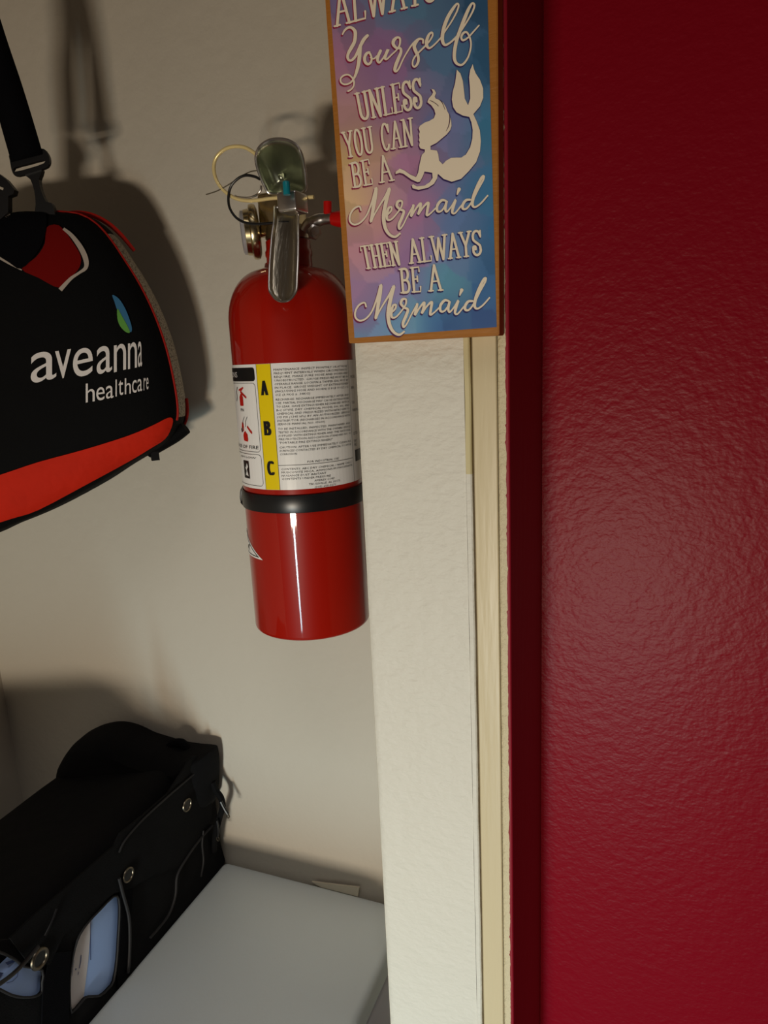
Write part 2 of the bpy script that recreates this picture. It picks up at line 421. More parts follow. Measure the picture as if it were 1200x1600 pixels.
# serif capitals as strokes in a unit box
def arc(cx, cy, rx, ry, a0, a1, n=10): return [(cx + rx * cos(radians(a0 + (a1 - a0) * i / n)), cy + ry * sin(radians(a0 + (a1 - a0) * i / n))) for i in range(n + 1)]
SER = {
 'A': ([[(.12, 0), (.5, 1)], [(.5, 1), (.88, 0)]], [[(.3, .36), (.7, .36)], [(-.04, 0), (.3, 0)], [(.7, 0), (1.04, 0)]], 1.0),
 'L': ([[(.25, 0), (.25, 1)]], [[(.05, 0), (.95, 0), (.97, .2)], [(.05, 1), (.45, 1)]], .85),
 'W': ([[(.08, 1), (.3, 0)], [(.3, 0), (.5, .9)], [(.5, .9), (.7, 0)], [(.7, 0), (.92, 1)]], [[(-.06, 1), (.22, 1)], [(.78, 1), (1.06, 1)]], 1.35),
 'Y': ([[(.1, 1), (.5, .45), (.5, 0)], [(.9, 1), (.5, .45)]], [[(-.06, 1), (.28, 1)], [(.72, 1), (1.06, 1)], [(.3, 0), (.7, 0)]], .95),
 'S': ([[(.88, .78)] + arc(.5, .76, .36, .22, 20, 180, 8) + [(.2, .62), (.5, .5), (.8, .38), (.86, .24)] + arc(.5, .22, .38, .22, -5, -185, 8) + [(.15, .34), (.33, .36), (.36, .24)]], [[(.9, .72), (.9, .98)]], .85),
 'U': ([[(.18, 1), (.18, .3)] + arc(.5, .26, .32, .25, 180, 360, 8) + [(.82, .3), (.82, 1)]], [[(0, 1), (.36, 1)], [(.64, 1), (1, 1)]], 1.0),
 'N': ([[(.2, 0), (.2, 1)], [(.2, 1), (.8, 0)], [(.8, 0), (.8, 1)]], [[(0, 1), (.25, 1)], [(.04, 0), (.36, 0)], [(.64, 1), (.98, 1)]], 1.05),
 'E': ([[(.25, 0), (.25, 1)]], [[(.05, 1), (.9, 1), (.92, .82)], [(.25, .52), (.68, .52)], [(.68, .42), (.68, .64)], [(.05, 0), (.92, 0), (.95, .2)]], .88),
 'O': ([arc(.5, .5, .34, .5, 90, 450, 20)], [], .95),
 'C': ([[(.85, .72)] + arc(.52, .5, .36, .5, 40, 320, 16)], [[(.86, .66), (.86, .95)]], .9),
 'B': ([[(.22, 0), (.22, 1)], [(.22, 1), (.5, 1)] + arc(.52, .76, .28, .24, 85, -85, 8) + [(.25, .52)], [(.25, .52), (.52, .52)] + arc(.54, .26, .32, .26, 85, -85, 8) + [(.22, 0)]], [[(.02, 1), (.3, 1)], [(.02, 0), (.3, 0)]], .95),
 'T': ([[(.5, 0), (.5, 1)]], [[(.02, .82), (.04, 1), (.96, 1), (.98, .82)], [(.3, 0), (.7, 0)]], .95),
 'H': ([[(.2, 0), (.2, 1)], [(.8, 0), (.8, 1)]], [[(.2, .5), (.8, .5)], [(.04, 0), (.36, 0)], [(.04, 1), (.36, 1)], [(.64, 0), (.96, 0)], [(.64, 1), (.96, 1)]], 1.0),
}
white = []                                   # strokes (px space) of all the lettering
marks = []
def serif(words, tl, tr, br, bl, thick=1.55, thin=1.1):
    marks.append(len(white))
    for w_, u0, u1 in words:
        tot = sum(SER[c][2] for c in w_); x = 0
        for c in w_:
            a, b, wd = SER[c]
            def P(p):
                u = u0 + (u1 - u0) * (x + (p[0] * .94 + .03) * wd) / tot; return quad((tl, tr, br, bl), u, 1 - p[1])
            for st in a: white.append([(*P(p), thick) for p in (smooth_line(st, 3) if len(st) > 4 else st)])
            for st in b: white.append([(*P(p), thin) for p in st])
            x += wd
serif([('ALWAYS', 0, 1)], (518, -14), (684, -56), (684, -1), (523, 41), 2.0, 1.4)
serif([('UNLESS', 0, 1)], (554, 147), (658, 121), (661, 167), (562, 188), 1.9)
serif([('YOU', 0, .42), ('CAN', .52, 1)], (534, 207.5), (645, 184), (648, 226), (541, 246))
serif([('BE', 0, .50), ('A', .66, 1)], (546, 256), (609, 241), (616, 281), (551, 293))
serif([('THEN', 0, .315), ('ALWAYS', .385, 1)], (562, 385.5), (752, 359), (754, 397.5), (569, 420), 1.7)
serif([('BE', 0, .5), ('A', .67, 1)], (623, 421), (689, 413), (692, 453), (626, 457.5), 1.7)
def script(pts, ox, oy, sc, wmap=None, tf=None):
    out = []
    for p in pts:
        x, y = p[:2]
        if tf: x, y = tf(x, y)
        out.append((ox + x / sc, oy + y / sc, p[2]))
    white.append(smooth_line(out, 5))
T, m_, t_ = 2.4, 1.7, 1.05
a = (520, 0, 8.571)
marks.append(len(white))
script([(130, 460, t_), (158, 408, 1.4), (205, 370, 1.6), (255, 372, 1.9), (298, 420, T), (300, 500, T), (285, 570, T), (245, 645, T), (210, 710, 2.1), (198, 765, 1.9), (218, 806, m_), (255, 805, m_), (295, 765, 1.8), (330, 700, 2), (372, 610, 2.3), (415, 530, T), (465, 475, 2)], *a)
script([(372, 610, 2), (362, 700, 2.5), (352, 800, 2.6), (335, 900, 2.4), (305, 1000, 1.9), (270, 1070, 1.3), (225, 1115, 1.2), (160, 1130, 1.2), (112, 1105, 1.2), (105, 1055, 1.2), (145, 1012, 1.2), (205, 1000, 1.2), (255, 1035, 1.2), (283, 1090, 1.3), (278, 1150, 1.2), (248, 1195, 1.2), (205, 1222, 1.2)], *a)
script([(490, 700, 1.6), (455, 715, 1.9), (428, 765, 2.1), (432, 825, 2.1), (470, 860, 1.8), (508, 835, 1.6), (520, 780, 1.4), (500, 720, 1.4), (475, 702, 1.4)], *a)
script([(505, 770, 1), (548, 788, 1), (595, 745, 1)], *a)
script([(640, 680, 2), (612, 740, 2.1), (598, 800, 2), (622, 838, 1.5), (665, 790, 1.2), (710, 720, 1.4), (742, 660, 2), (712, 725, 2.1), (700, 780, 1.8), (725, 792, 1.2), (790, 730, 1.1), (855, 668, 1.1), (895, 600, 1.3), (900, 520, 1.5), (865, 500, 1.6), (818, 540, 2.3), (810, 590, 2.3), (850, 640, 1.8), (905, 648, 1.8), (912, 700, 2), (880, 780, 2.3), (845, 870, 2.4), (830, 935, 2.2), (850, 955, 1.5), (885, 915, 1.2), (940, 795, 1.1), (1000, 690, 1.1), (1060, 600, 1.2), (1120, 540, 1.4), (1165, 520, 1.6)], *a)
b = (640, 0, 8.571)
script([(180, 575, 1.3), (178, 530, 1.4), (130, 520, 1.6), (90, 560, 2.2), (62, 620, 2.4), (85, 690, 2.4), (112, 745, 2), (118, 810, 1.9), (95, 870, 1.6), (62, 895, 1.3), (40, 865, 1.2), (48, 800, 1.2), (90, 735, 1.2), (150, 675, 1.2), (210, 615, 1.2), (270, 545, 1.2), (308, 475, 1.2), (300, 435, 1.3), (262, 460, 1.7), (232, 530, 2.2), (228, 600, 2.2), (262, 645, 1.5), (330, 600, 1.1), (420, 505, 1.1)], *b)
script([(420, 505, 1.1), (480, 410, 1.1), (560, 290, 1.1), (630, 160, 1.2), (656, 75, 1.3), (635, 50, 1.4), (585, 110, 2), (520, 215, 2.4), (472, 330, 2.5), (445, 440, 2.5), (440, 540, 2.4), (470, 600, 1.8), (530, 580, 1.4), (610, 510, 1.3), (690, 410, 1.2), (780, 270, 1.2), (850, 140, 1.3), (868, 65, 1.4), (838, 45, 1.5), (790, 120, 2.1), (735, 250, 2.5), (682, 390, 2.5), (632, 530, 2.4), (604, 670, 2.4), (600, 780, 2.3), (632, 850, 1.9), (700, 868, 1.5), (765, 800, 1.3), (806, 700, 1.2), (822, 590, 1.2), (805, 500, 1.3), (765, 432, 1.4), (718, 445, 1.6), (692, 500, 1.5), (715, 540, 1.4), (780, 505, 1.2), (850, 430, 1.1), (930, 340, 1)], *b)
def mermaid_word(o, tf=None):
    marks.append(len(white))
    S_ = lambda pts: script(pts, *o, tf=tf)
    S_([(145, 292, 1.2), (132, 262, 1.2), (90, 282, 1.3), (60, 330, 1.3), (60, 380, 1.3), (95, 405, 1.3), (145, 385, 1.2), (190, 330, 1.2), (225, 245, 1.4), (248, 175, 1.8), (264, 118, 2.1), (258, 180, 2.5), (246, 250, 2.5), (232, 330, 2.2), (222, 382, 1.7), (245, 335, 1.2), (285, 265, 1.2), (335, 185, 1.6), (368, 122, 2.1), (350, 190, 2.5), (332, 270, 2.6), (322, 350, 2.6), (335, 430, 2.4), (368, 482, 2), (412, 500, 1.7), (450, 474, 1.3)])
    S_([(348, 330, 1.2), (378, 300, 1.3), (385, 268, 1.3), (362, 275, 1.6), (348, 320, 1.8), (352, 365, 1.6), (385, 362, 1.2), (430, 312, 1.1), (462, 262, 1.2), (465, 222, 1.4), (438, 222, 1.8), (424, 255, 1.9), (450, 285, 1.6), (480, 300, 1.8), (465, 350, 2.1), (442, 405, 2), (446, 438, 1.5), (470, 415, 1.1), (510, 335, 1.1), (555, 255, 1.3)])
    S_([(555, 255, 1.8), (545, 300, 1.8), (537, 340, 1.5), (575, 280, 1.3), (612, 238, 1.7), (604, 290, 1.9), (592, 325, 1.5), (632, 268, 1.3), (672, 232, 1.7), (664, 290, 1.9), (660, 332, 1.6), (690, 315, 1.1), (730, 275, 1.1)])
    S_([(808, 218, 1.4), (775, 215, 1.8), (742, 255, 1.9), (742, 298, 1.7), (770, 300, 1.3), (800, 262, 1.3), (815, 220, 1.7), (804, 275, 1.8), (815, 305, 1.3), (850, 265, 1.1), (885, 210, 1.5), (868, 260, 2), (858, 308, 1.7), (880, 315, 1.2), (925, 262, 1.1), (960, 225, 1.1)])
    S_([(912, 128, 2.5), (903, 150, 1.7), (897, 168, 1.0)])
    S_([(998, 210, 1.5), (965, 215, 1.8), (940, 250, 1.9), (942, 280, 1.8), (972, 278, 1.3), (1015, 220, 1.2), (1060, 130, 1.2), (1098, 60, 1.3), (1106, 26, 1.4), (1088, 38, 1.8), (1055, 105, 2.2), (1025, 185, 2.3), (1015, 245, 2), (1035, 268, 1.4), (1080, 240, 1.2), (1135, 178, 1.1)])
mermaid_word((535, 270, 5))
mermaid_word((545, 350, 5), lambda x, y: (x - 6 - .026 * x, y + 346 + .046 * x))
q = (610, 110, 7.5)
fig = [(480, 215), (515, 225), (535, 265), (520, 305), (530, 330), (570, 345), (620, 380), (650, 430), (668, 480), (692, 525), (712, 590), (716, 650), (700, 700), (660, 750), (600, 800), (540, 850), (470, 885), (470, 930), (545, 940), (562, 985), (570, 1055), (612, 1100), (650, 1060), (710, 1025), (780, 1022), (830, 1022), (885, 985), (935, 900), (960, 800), (965, 700), (950, 610), (925, 545), (850, 530), (775, 490), (735, 430), (720, 340), (730, 250), (758, 150), (770, 60), (778, -10), (820, 35), (848, 120), (860, 220), (872, 330), (910, 408), (935, 330), (932, 200), (922, 80), (935, -5), (965, -75), (978, -20), (1000, 35), (1050, 110), (1086, 210), (1088, 320), (1050, 420), (972, 512), (1010, 595), (1048, 700), (1060, 830), (1050, 950), (1005, 1075), (920, 1180), (830, 1270), (720, 1305), (625, 1272), (557, 1212), (545, 1270), (510, 1330), (440, 1375), (330, 1400), (260, 1380), (250, 1345), (270, 1335), (310, 1360), (400, 1350), (460, 1310), (495, 1260), (490, 1200), (450, 1192), (400, 1185), (380, 1240), (345, 1305), (320, 1310), (250, 1280), (150, 1210), (110, 1200), (60, 1215), (60, 1190), (110, 1150), (160, 1170), (230, 1220), (300, 1250), (325, 1200), (342, 1100), (368, 990), (402, 957), (404, 926), (352, 915), (335, 880), (345, 840), (333, 820), (341, 790), (334, 750), (345, 720), (330, 680), (345, 650), (400, 612), (460, 590), (510, 560), (528, 510), (515, 460), (480, 410), (432, 372), (448, 330), (488, 285), (500, 255)]
figure = [(q[0] + x / q[2], q[1] + y / q[2]) for x, y in fig]
A = Art()
for s_ in white: A.stroke([(x - 1.2, y + 2.1, h + .6) for x, y, h in s_])
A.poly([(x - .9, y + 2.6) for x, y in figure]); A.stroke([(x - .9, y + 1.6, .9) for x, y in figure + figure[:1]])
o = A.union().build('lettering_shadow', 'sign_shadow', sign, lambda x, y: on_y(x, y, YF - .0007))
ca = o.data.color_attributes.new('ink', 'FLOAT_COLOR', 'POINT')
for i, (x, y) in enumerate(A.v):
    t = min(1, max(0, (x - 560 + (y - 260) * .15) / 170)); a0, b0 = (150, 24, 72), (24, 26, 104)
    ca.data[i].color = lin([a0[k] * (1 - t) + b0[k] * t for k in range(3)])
marks.append(len(white))
for i in range(len(marks) - 1):
    A = Art()
    for st in white[marks[i]:marks[i + 1]]: A.stroke([(x, y, h * 1.12) for x, y, h in st])
    A.union().build('lettering', 'sign_white', sign, lambda x, y: on_y(x, y, YF - .0011))
Art().poly(figure).build('mermaid_figure', 'sign_white', sign, lambda x, y: on_y(x, y, YF - .0011))
A = Art()
A.stroke([(610 + x / 7.5, 110 + y / 7.5, .45) for x, y in ((462, 352), (500, 368), (540, 395), (562, 418))])
A.stroke([(610 + x / 7.5, 110 + y / 7.5, hh) for x, y, hh in smooth_line([(575, 345, .3), (610, 385, .45), (640, 460, .3)], 4)])
A.stroke([(610 + x / 7.5, 110 + y / 7.5, hh) for x, y, hh in smooth_line([(690, 515, .25), (695, 580, .7), (680, 655, .6), (652, 712, .25)], 4)])
o = A.build('hair_line', mat('hair line ink', (92, 60, 80), .5), sign, lambda x, y: on_y(x, y, YF - .0014))

# ================================================================== FIRE EXTINGUISHER
EX, EY, ER = -.365, .675, .065
zb = H - .290
ext = thing('fire_extinguisher', 'red fire extinguisher with white instruction label and yellow ABC strip, hanging on the white wall', 'fire extinguisher', (EX, EY, zb))
prof = [(.050, .006), (.054, .001), (.060, 0), (.0632, .0006), (.0645, .002), (ER, .0045), (ER, .330)]
for i in range(1, 15):
    a = radians(90 * i / 15); prof.append((.025 + (ER - .025) * cos(a) ** .9, .330 + .052 * sin(a)))
prof += [(.0245, .384), (.0235, .388)]
body = MB().lathe(prof, (EX, EY, zb), n=128).build('cylinder', 'red_paint', ext)
MB().lathe([(.0235, 0), (.0232, .010), (.0240, .012), (.0240, .016), (.0228, .018), (.0228, .026), (.021, .027)], (EX + .002, EY, zb + .383), n=48).build('neck_ring', 'red_paint', ext)
def on_cyl(r):
    return lambda u, v: Vector((EX + r * sin(u / ER), EY - r * cos(u / ER), H + v))    # u = arc length, v = height
face_cyl = lambda c: Vector((c.x - EX, c.y - EY, 0))
D = lambda a: radians(a) * ER                                   # degrees -> arc length
def art_cyl(a, name, m, lift, par=ext, ref=.004): return a.refine(ref).build(name, m, par, on_cyl(ER + lift), face_cyl)
L0, L1 = -.1265, -.0015
lab = art_cyl(Art().rrect(D(-120), L0, D(140), L1, .002), 'label', 'label', .0003)
art_cyl(Art().rect(D(-7), L0 + .0002, D(7), L1 - .0002), 'yellow_strip', 'yellow', .0005, lab)
A = Art()
for xx in (-7.1, 7.1, 82.7): A.rect(D(xx) - .0002, L0, D(xx) + .0002, L1)
A.rect(D(7.1), -.1017, D(82.7), -.1013)
A.rrect(D(-60), -.0885, D(-9.6), -.0195, .004, .0004)
A.rrect(D(-60), -.1235, D(-9.6), -.0908, .004, .0004)
art_cyl(A, 'ruled_line', 'grey_ink', .0006, lab)
art_cyl(Art().rrect(D(-75), -.0178, D(-9.4), -.0045, .0028), 'heading_bar', 'black_ink', .0006, lab)
art_cyl(Art().text('INSTRUCTIONS', D(-96), -.0138, .0056, width=D(61)), 'heading_text', 'print_white', .0008, lab)
for ch, z in (('A', -.0317), ('B', -.0712), ('C', -.1112)):
    A = Art()
    for dx in (-.0012, -.0006, 0, .0006, .0012): A.text(ch, D(-.4) - .0030 + dx, z, .0150, width=.0060, res=6)
    art_cyl(A, 'class_letter', 'black_ink', .0007, lab)
body_txt = ["MAINTENANCE: INSPECT MONTHLY OR AT MORE", "FREQUENT INTERVALS WHEN CIRCUMSTANCES", "REQUIRE. MAKE SURE HOSE AND HORN ARE", "UNOBSTRUCTED. GAUGE PRESSURE MUST BE IN",
    "OPERABLE RANGE. LOCKPIN & TAMPER SEAL MUST BE", "IN PLACE. GROSS WEIGHT OF EXTINGUISHER", "(INCLUDING HOSE AND HORN) IS 8 LB 10 OZ ± 12", "OZ (3.9KG ± .34KG)", None,
    "RECHARGE: RECHARGE IMMEDIATELY AFTER ANY", "USE. PARTIAL DISCHARGE MAY CAUSE EXTINGUISHER", "TO LEAK. HAVE EXTINGUISHER RECHARGED WITH A", "B-C STYPE. DRY CHEMICAL MODEL 500, 400, AND", "CHEMICAL AND PRESSURIZED WITH NITROGEN TO", "195 PSI (1345 kPa) BY AN AUTHORIZED SERVICE", "DISTRIBUTOR (RECHARGES IN ACCORDANCE WITH", "SERVICE MANUAL NO. 05600)", None,
    "TO BE INSTALLED, INSPECTED, MAINTAINED AND", "TESTED IN ACCORDANCE WITH THE OWNERS SERVICE", "SUPPLIED WITH EXTINGUISHER AND THE NATIONAL", "FIRE PROTECTION ASSOCIATION STANDARD NO. 10,", "\"PORTABLE FIRE EXTINGUISHERS\"", None,
    "CAUTION: AFTER USE IMMEDIATELY CLEAN ALL", "SURFACES CONTACTED BY DRY CHEMICAL TO AVOID", "CORROSION"]
A = Art(); y = -.0066; lw = D(81) - D(9.5)
for ln in body_txt:
    if ln is None: y -= .0011; continue
    full = len(ln) > 30
    A.text(ln, D(9.5), y - .0020, .00205, width=lw if full else lw * len(ln) / 43, res=1, slant=.12); y -= .00345
A.text("FOR INDUSTRIAL USE", D(33), -.1000, .0021, width=D(30), res=1, slant=.15)
y = -.1043
for ln, x0, wd in (("CONTENTS: ABC DRY CHEMICAL / NAME CALC /", 9.5, 71), ("MUSCOVITE MICA, AMMONIUM PHOSPHATE", 9.5, 71), ("NUISANCE DUST IRRITANT", 9.5, 40), ("CONTENTS UNDER PRESSURE", 9.5, 44), ("AMEREX CORP.", 38, 20), ("TRUSSVILLE, AL 35173", 33, 30), ("(205) 655-3271", 38, 20)):
    A.text(ln, D(x0), y - .0020, .0020, width=D(wd), res=1, slant=.12); y -= .0033
for k, (z, s_) in enumerate([(-.02, 'MODEL'), (-.031, 'B456'), (-.046, 'USA'), (-.054, 'WARNING'), (-.078, 'LISTED'), (-.086, 'DRY'), (-.09, 'FIRE')]): A.text(s_, D(86), z, .0032, xs=.8, res=1)
A.build('fine_print', 'grey_ink', lab, on_cyl(ER + .0006), face_cyl)['kind'] = 'stuff'
art_cyl(Art().rect(D(87), -.106, D(120), -.094), 'black_block', 'black_ink', .0006, lab)
for t_x, ux, vz, hh, wd in (('PIN', -34, -.0478, .0030, .0066), ('AT BASE OF FIRE', -66, -.0855, .0036, D(54)), ('AIM LOW', -46, -.0955, .0018, D(30))):
    art_cyl(Art().text(t_x, D(ux), vz, hh, width=wd, res=2, slant=.08), 'caption', 'black_ink', .0007, lab)
# pictograms: an extinguisher being held, a second one being squeezed, and a struck-through box
def pic(pts, cx, cy, k): return [(D(cx) + x * k, cy + y * k) for x, y in pts]
ctr = -31
A = Art()
A.poly(pic([(-3.6, -9), (3.6, -9), (4.2, -8), (4.2, 1), (2.2, 4), (.8, 5), (-.8, 5), (-2.2, 4), (-4.2, 1), (-4.2, -8)], ctr, -.0345, .00086))
A.poly(pic([(-5, 10), (6, 13), (7, 11.5), (1.5, 8), (12, 1.5), (11, -.5), (-1, 6), (-1.5, 9), (-5, 8)], ctr, -.0345, .00086))
art_cyl(A, 'red_pictogram', 'red_ink', .0007, lab); A = Art()
A.poly(pic([(-4.5, -7), (4, -8), (5, -6), (4.6, 0), (0, 4), (-3.5, 2), (-5, -1)], ctr + 2, -.0712, .0009))
A.poly(pic([(-5, 8), (-3, 14), (0, 12), (0, 4), (-2, 3), (-2, 9), (-4, 5)], ctr, -.0712, .0009))
A.poly(pic([(3, 8), (11, 1), (11, -1.5), (8, 0), (2, 6)], ctr + 4, -.0690, .0009))
art_cyl(A, 'red_pictogram', 'red_ink', .0007, lab)
A = Art()
A.stroke([(D(ctr - 14) + x * .0009, -.0240 + y * .0009, .0006) for x, y in ((9, 0), (5, -5), (6, -11), (3, -15))])
art_cyl(A, 'black_pictogram', 'black_ink', .0007, lab); A = Art()
for dx in (0, 6):
    A.stroke([(D(ctr + 1) + (x + dx) * .0009, -.0560 + y * .0009, .00035) for x, y in ((2, 3), (-2, -2), (-3, -8))])
A.poly(pic([(-7, 0), (-3, 3), (-3, -3), (-6, -4)], ctr, -.066, .0009))
art_cyl(A, 'black_pictogram', 'black_ink', .0007, lab); A = Art()
A.poly(pic([(-6, -9), (6, -9), (6, 9), (-6, 9)], -33, -.1077, .00102), [pic([(-3, -6), (4, -7), (1, 0), (4, 3), (2, 7), (-1, 2), (-4, 3), (0, -2)], -33, -.1077, .00102)])
art_cyl(A, 'black_pictogram', 'black_ink', .0007, lab)
tri = [(D(-19), -.2030), (D(-99), -.2030), (D(-59), -.1760)]
st = art_cyl(Art().poly(tri), 'triangle_sticker', 'label', .0003)
A = Art().poly([(D(-24), -.2012), (D(-94), -.2012), (D(-59), -.1788)], [[(D(-27.5), -.2002), (D(-90.5), -.2002), (D(-59), -.1808)]])
A.poly([(D(-43), -.1985), (D(-46), -.1945), (D(-42), -.1905), (D(-50), -.1925), (D(-54), -.1985), (D(-49), -.1955)])
art_cyl(A, 'sticker_print', 'black_ink', .0005, st)

# valve: everything above the neck
zn = zb + .415
vb = MB()
MB().lathe([(.0200, -.006), (.0225, -.004), (.0225, .006), (.0215, .008), (.0170, .009)], (EX + .002, EY, zn), n=40).build('valve_collar', 'steel', ext)
vb.lathe([(.0150, 0), (.0165, .002), (.0165, .011), (.0145, .013), (.0145, .020), (.0155, .022), (.0155, .040), (.013, .043)], (EX - .001, EY, zn), n=36)
vb.box((EX - .022, EY - .016, zn - .001), (EX + .019, EY + .014, zn + .040), .004)
vb.build('valve_body', 'brass', ext)
tl_ = on_y(431, 300, EY - .066); br_ = on_y(464, 328, EY - .066)
MB().box((tl_.x, EY - .066, br_.z), (br_.x, EY - .042, tl_.z), .0022).build('valve_top', 'chrome', ext)
# teal stem
sp = on_y(448, 297, EY - .074)
MB().lathe([(.0033, -.004), (.0033, .0065), (.0028, .0072)], sp, n=20).build('stem', 'teal', ext)
# pressure gauge on the left, seen edge-on
gc = on_y(407, 362, EY - .004); gx = Vector((-.86, -.50, -.05)).normalized()
g = MB().lathe([(.006, -.014), (.006, 0), (.0215, .001), (.0262, .003), (.0270, .006), (.0262, .0092), (.0225, .0105), (.0220, .0150), (.0205, .0160)], gc, gx, 48).build('gauge', 'brass', ext)
MB().lathe([(.0212, 0), (.0212, .003), (.0185, .0042), (.0002, .0046)], gc + gx * .0153, gx, 40).build('gauge_lens', mat('frosted gauge lens', (168, 166, 170), .15), g)
MB().lathe([(.008, 0), (.008, .012)], gc - gx * .016, gx, 6).build('gauge_nut', 'brass', g)
# lower carrying handle: a channel hanging forward over the dome
def yh(py): t = (py - 322) / 148; return EY - .040 - .040 * min(1, max(0, t)) ** .8
left = [(428.5, 324), (428, 345), (425, 366), (423, 388), (421.5, 410), (420.5, 430), (420.5, 452)]
bot = [(425, 461), (432, 468.5), (442, 471.5), (452, 469), (459, 462)]
right = [(463.5, 452), (464.5, 430), (465.5, 410), (466, 388), (466, 366), (466, 345), (465.5, 325)]
hp = left + bot + right
web = []; k = len(left)
vs = []; fs = []
rows = [(left[i], right[k - 1 - i]) for i in range(k)] + [((425, 461), (459, 462)), ((432, 468.5), (452, 469)), ((440, 471), (445, 471))]
nc = 8
for (l, r_) in rows:
    for j in range(nc + 1):
        t = j / nc; px = l[0] + (r_[0] - l[0]) * t; py = l[1] + (r_[1] - l[1]) * t
        vs.append(on_y(px, py, yh(py) + .0065 * (1 - (2 * t - 1) ** 6)))
for i in range(len(rows) - 1):
    for j in range(nc): a = i * (nc + 1) + j; fs.append((a, a + 1, a + nc + 2, a + nc + 1))
hd = mesh('carrying_handle', vs, fs, 'steel', ext)
sm = hd.modifiers.new('s', 'SOLIDIFY'); sm.thickness = .0014; sm.offset = 0
MB().tube([on_y(x, y, yh(y)) for x, y in smooth_line([(440, 322), (432, 324)] + left + bot + right + [(458, 323), (451, 321)], 4)], .0010, 8).build('handle_rim', 'chrome', hd)
# upper operating lever: a rounded spoon seen nearly end-on
lo = [(421, 302), (413, 290), (405, 271), (400, 252), (401, 238), (408, 227), (420, 219.5), (435, 217), (451, 219.5), (464, 228), (472, 243), (476, 262), (478, 280), (477, 297), (462, 303), (440, 304)]
lo = smooth_line(lo, 4, True); lc = (440, 258)
vs = [on_y(lc[0], lc[1] + 20, EY - .036)]; fs = []; n = len(lo); rings = 7
for i in range(1, rings + 1):
    s_ = i / rings
    for x, y in lo:
        px, py = lc[0] + (x - lc[0]) * s_, lc[1] + 20 * (1 - s_) + (y - lc[1]) * s_
        dep = EY - .064 + .028 * (1 - s_ ** 2.6) + .026 * max(0, (py - 235) / 70)
        vs.append(on_y(px, py, dep))
for j in range(n): fs.append((0, 1 + j, 1 + (j + 1) % n))
for i in range(rings - 1):
    for j in range(n): a = 1 + i * n; fs.append((a + j, a + n + j, a + n + (j + 1) % n, a + (j + 1) % n))
lv = mesh('operating_lever', vs, fs, mat('polished lever steel', (172, 176, 158), .36, 1), ext)
sm = lv.modifiers.new('s', 'SOLIDIFY'); sm.thickness = .0014; sm.offset = 0
MB().tube([vs[1 + (rings - 1) * n + j] for j in range(n)], .0013, 8, closed=True).build('lever_rim', 'chrome', lv)
# pull pin with its ring
yp = EY - .040
ring = [(474, 310), (466, 307.5)]
ring = [(490, 308), (478, 308.5), (466, 309), (440, 309), (424, 310), (405, 312.5), (385, 313.5), (366, 309), (349, 297), (338, 281), (334, 262), (338, 246), (350, 234), (365, 229), (381, 230), (393, 236), (402, 243)]
MB().tube([on_y(x, y, yp) for x, y in smooth_line(ring, 6)], .00175, 10).build('pull_pin', 'gold', ext)
MB().tube([on_y(x, y, yp + .02) for x, y in smooth_line([(408, 290), (407, 298), (400, 305), (388, 309), (372, 308), (367, 306)], 5)], .0011, 8).build('pin_loop', 'chrome', ext)
seal = [(406, 280), (398, 276), (384, 274), (372, 279), (361, 291), (357, 308), (359, 325), (369, 340), (384, 348), (402, 350), (420, 349), (440, 347), (452, 347)]
MB().tube([on_y(x, y, EY - .043 + .0) for x, y in smooth_line(seal, 5)], .0013, 8).build('tamper_seal', 'rubber', ext)
MB().tube([on_y(x, y, EY - .041) for x, y in smooth_line([(322, 304), (340, 298), (358, 288), (376, 276), (392, 268), (408, 266)], 4)], .0006, 6).build('seal_tail', mat('thin grey cord', (96, 88, 72), .6), ext)
# discharge side on the right: silver elbow with red end, nut and red peg
MB().tube([on_y(x, y, EY - .006) for x, y in smooth_line([(478, 362), (484, 352), (494, 345), (508, 342), (524, 341)], 5)], [.007] * 8 + [.006] * 6 + [.0055] * 7, 16).build('hose_elbow', 'chrome', ext)
MB().tube([on_y(x, y, EY - .006) for x, y in ((519, 342), (530, 342), (548, 343), (562, 346))], [.006, .0078, .0085, .0085], 18).build('hose_nozzle', 'dark_red', ext)
MB().tube([on_y(x, y, EY - .006) for x, y in ((512, 338), (512, 315))], .0042, 14).build('red_peg', 'dark_red', ext)
pn = on_y(491, 363, EY - .012)
MB().lathe([(.007, -.004), (.007, .004), (.0045, .005), (.0045, .009)], pn, (.5, -.8, 0), 6).build('hex_nut', 'chrome', ext)

# wall bracket: plate behind the cylinder and black strap round it
br = thing('wall_bracket', 'black strap bracket holding the red extinguisher cylinder to the white wall', 'bracket', (EX, YW, H - .141))
bm_ = MB(); ro = ER + .0022; ri = ER + .0007
for i, (r_, z) in enumerate([(0, 0)]): pass
n = 96; vs = []; fs = []
zz = [(-.1505, ri), (-.1505, ro - .0003), (-.1498, ro), (-.1330, ro), (-.1322, ro - .0003), (-.1322, ri)]
for z, r_ in zz:
    for j in range(n): an = 2 * pi * j / n; vs.append((EX + r_ * cos(an), EY + r_ * sin(an), H + z))
for i in range(len(zz)):
    for j in range(n): a = i * n; b_ = ((i + 1) % len(zz)) * n; fs.append((a + j, a + (j + 1) % n, b_ + (j + 1) % n, b_ + j))
MB().add(vs, fs).build('strap', 'rubber', br)
MB().box((EX - .02, EY + ro - .0005, H - .27), (EX + .02, YW, H + .02), .002).build('back_plate', 'plastic', br)
cl = MB(); p1 = on_y(380, 766, EY); 
cl.tube([on_y(x, y, EY + .004) for x, y in smooth_line([(379.5, 787), (377, 779), (377.5, 767), (381, 760)], 4)], .0016, 8)
cl.tube([on_y(x, y, EY + .002) for x, y in ((384, 786), (380, 788), (377, 784))], .0014, 8)
cl.build('clip', 'plastic', br)

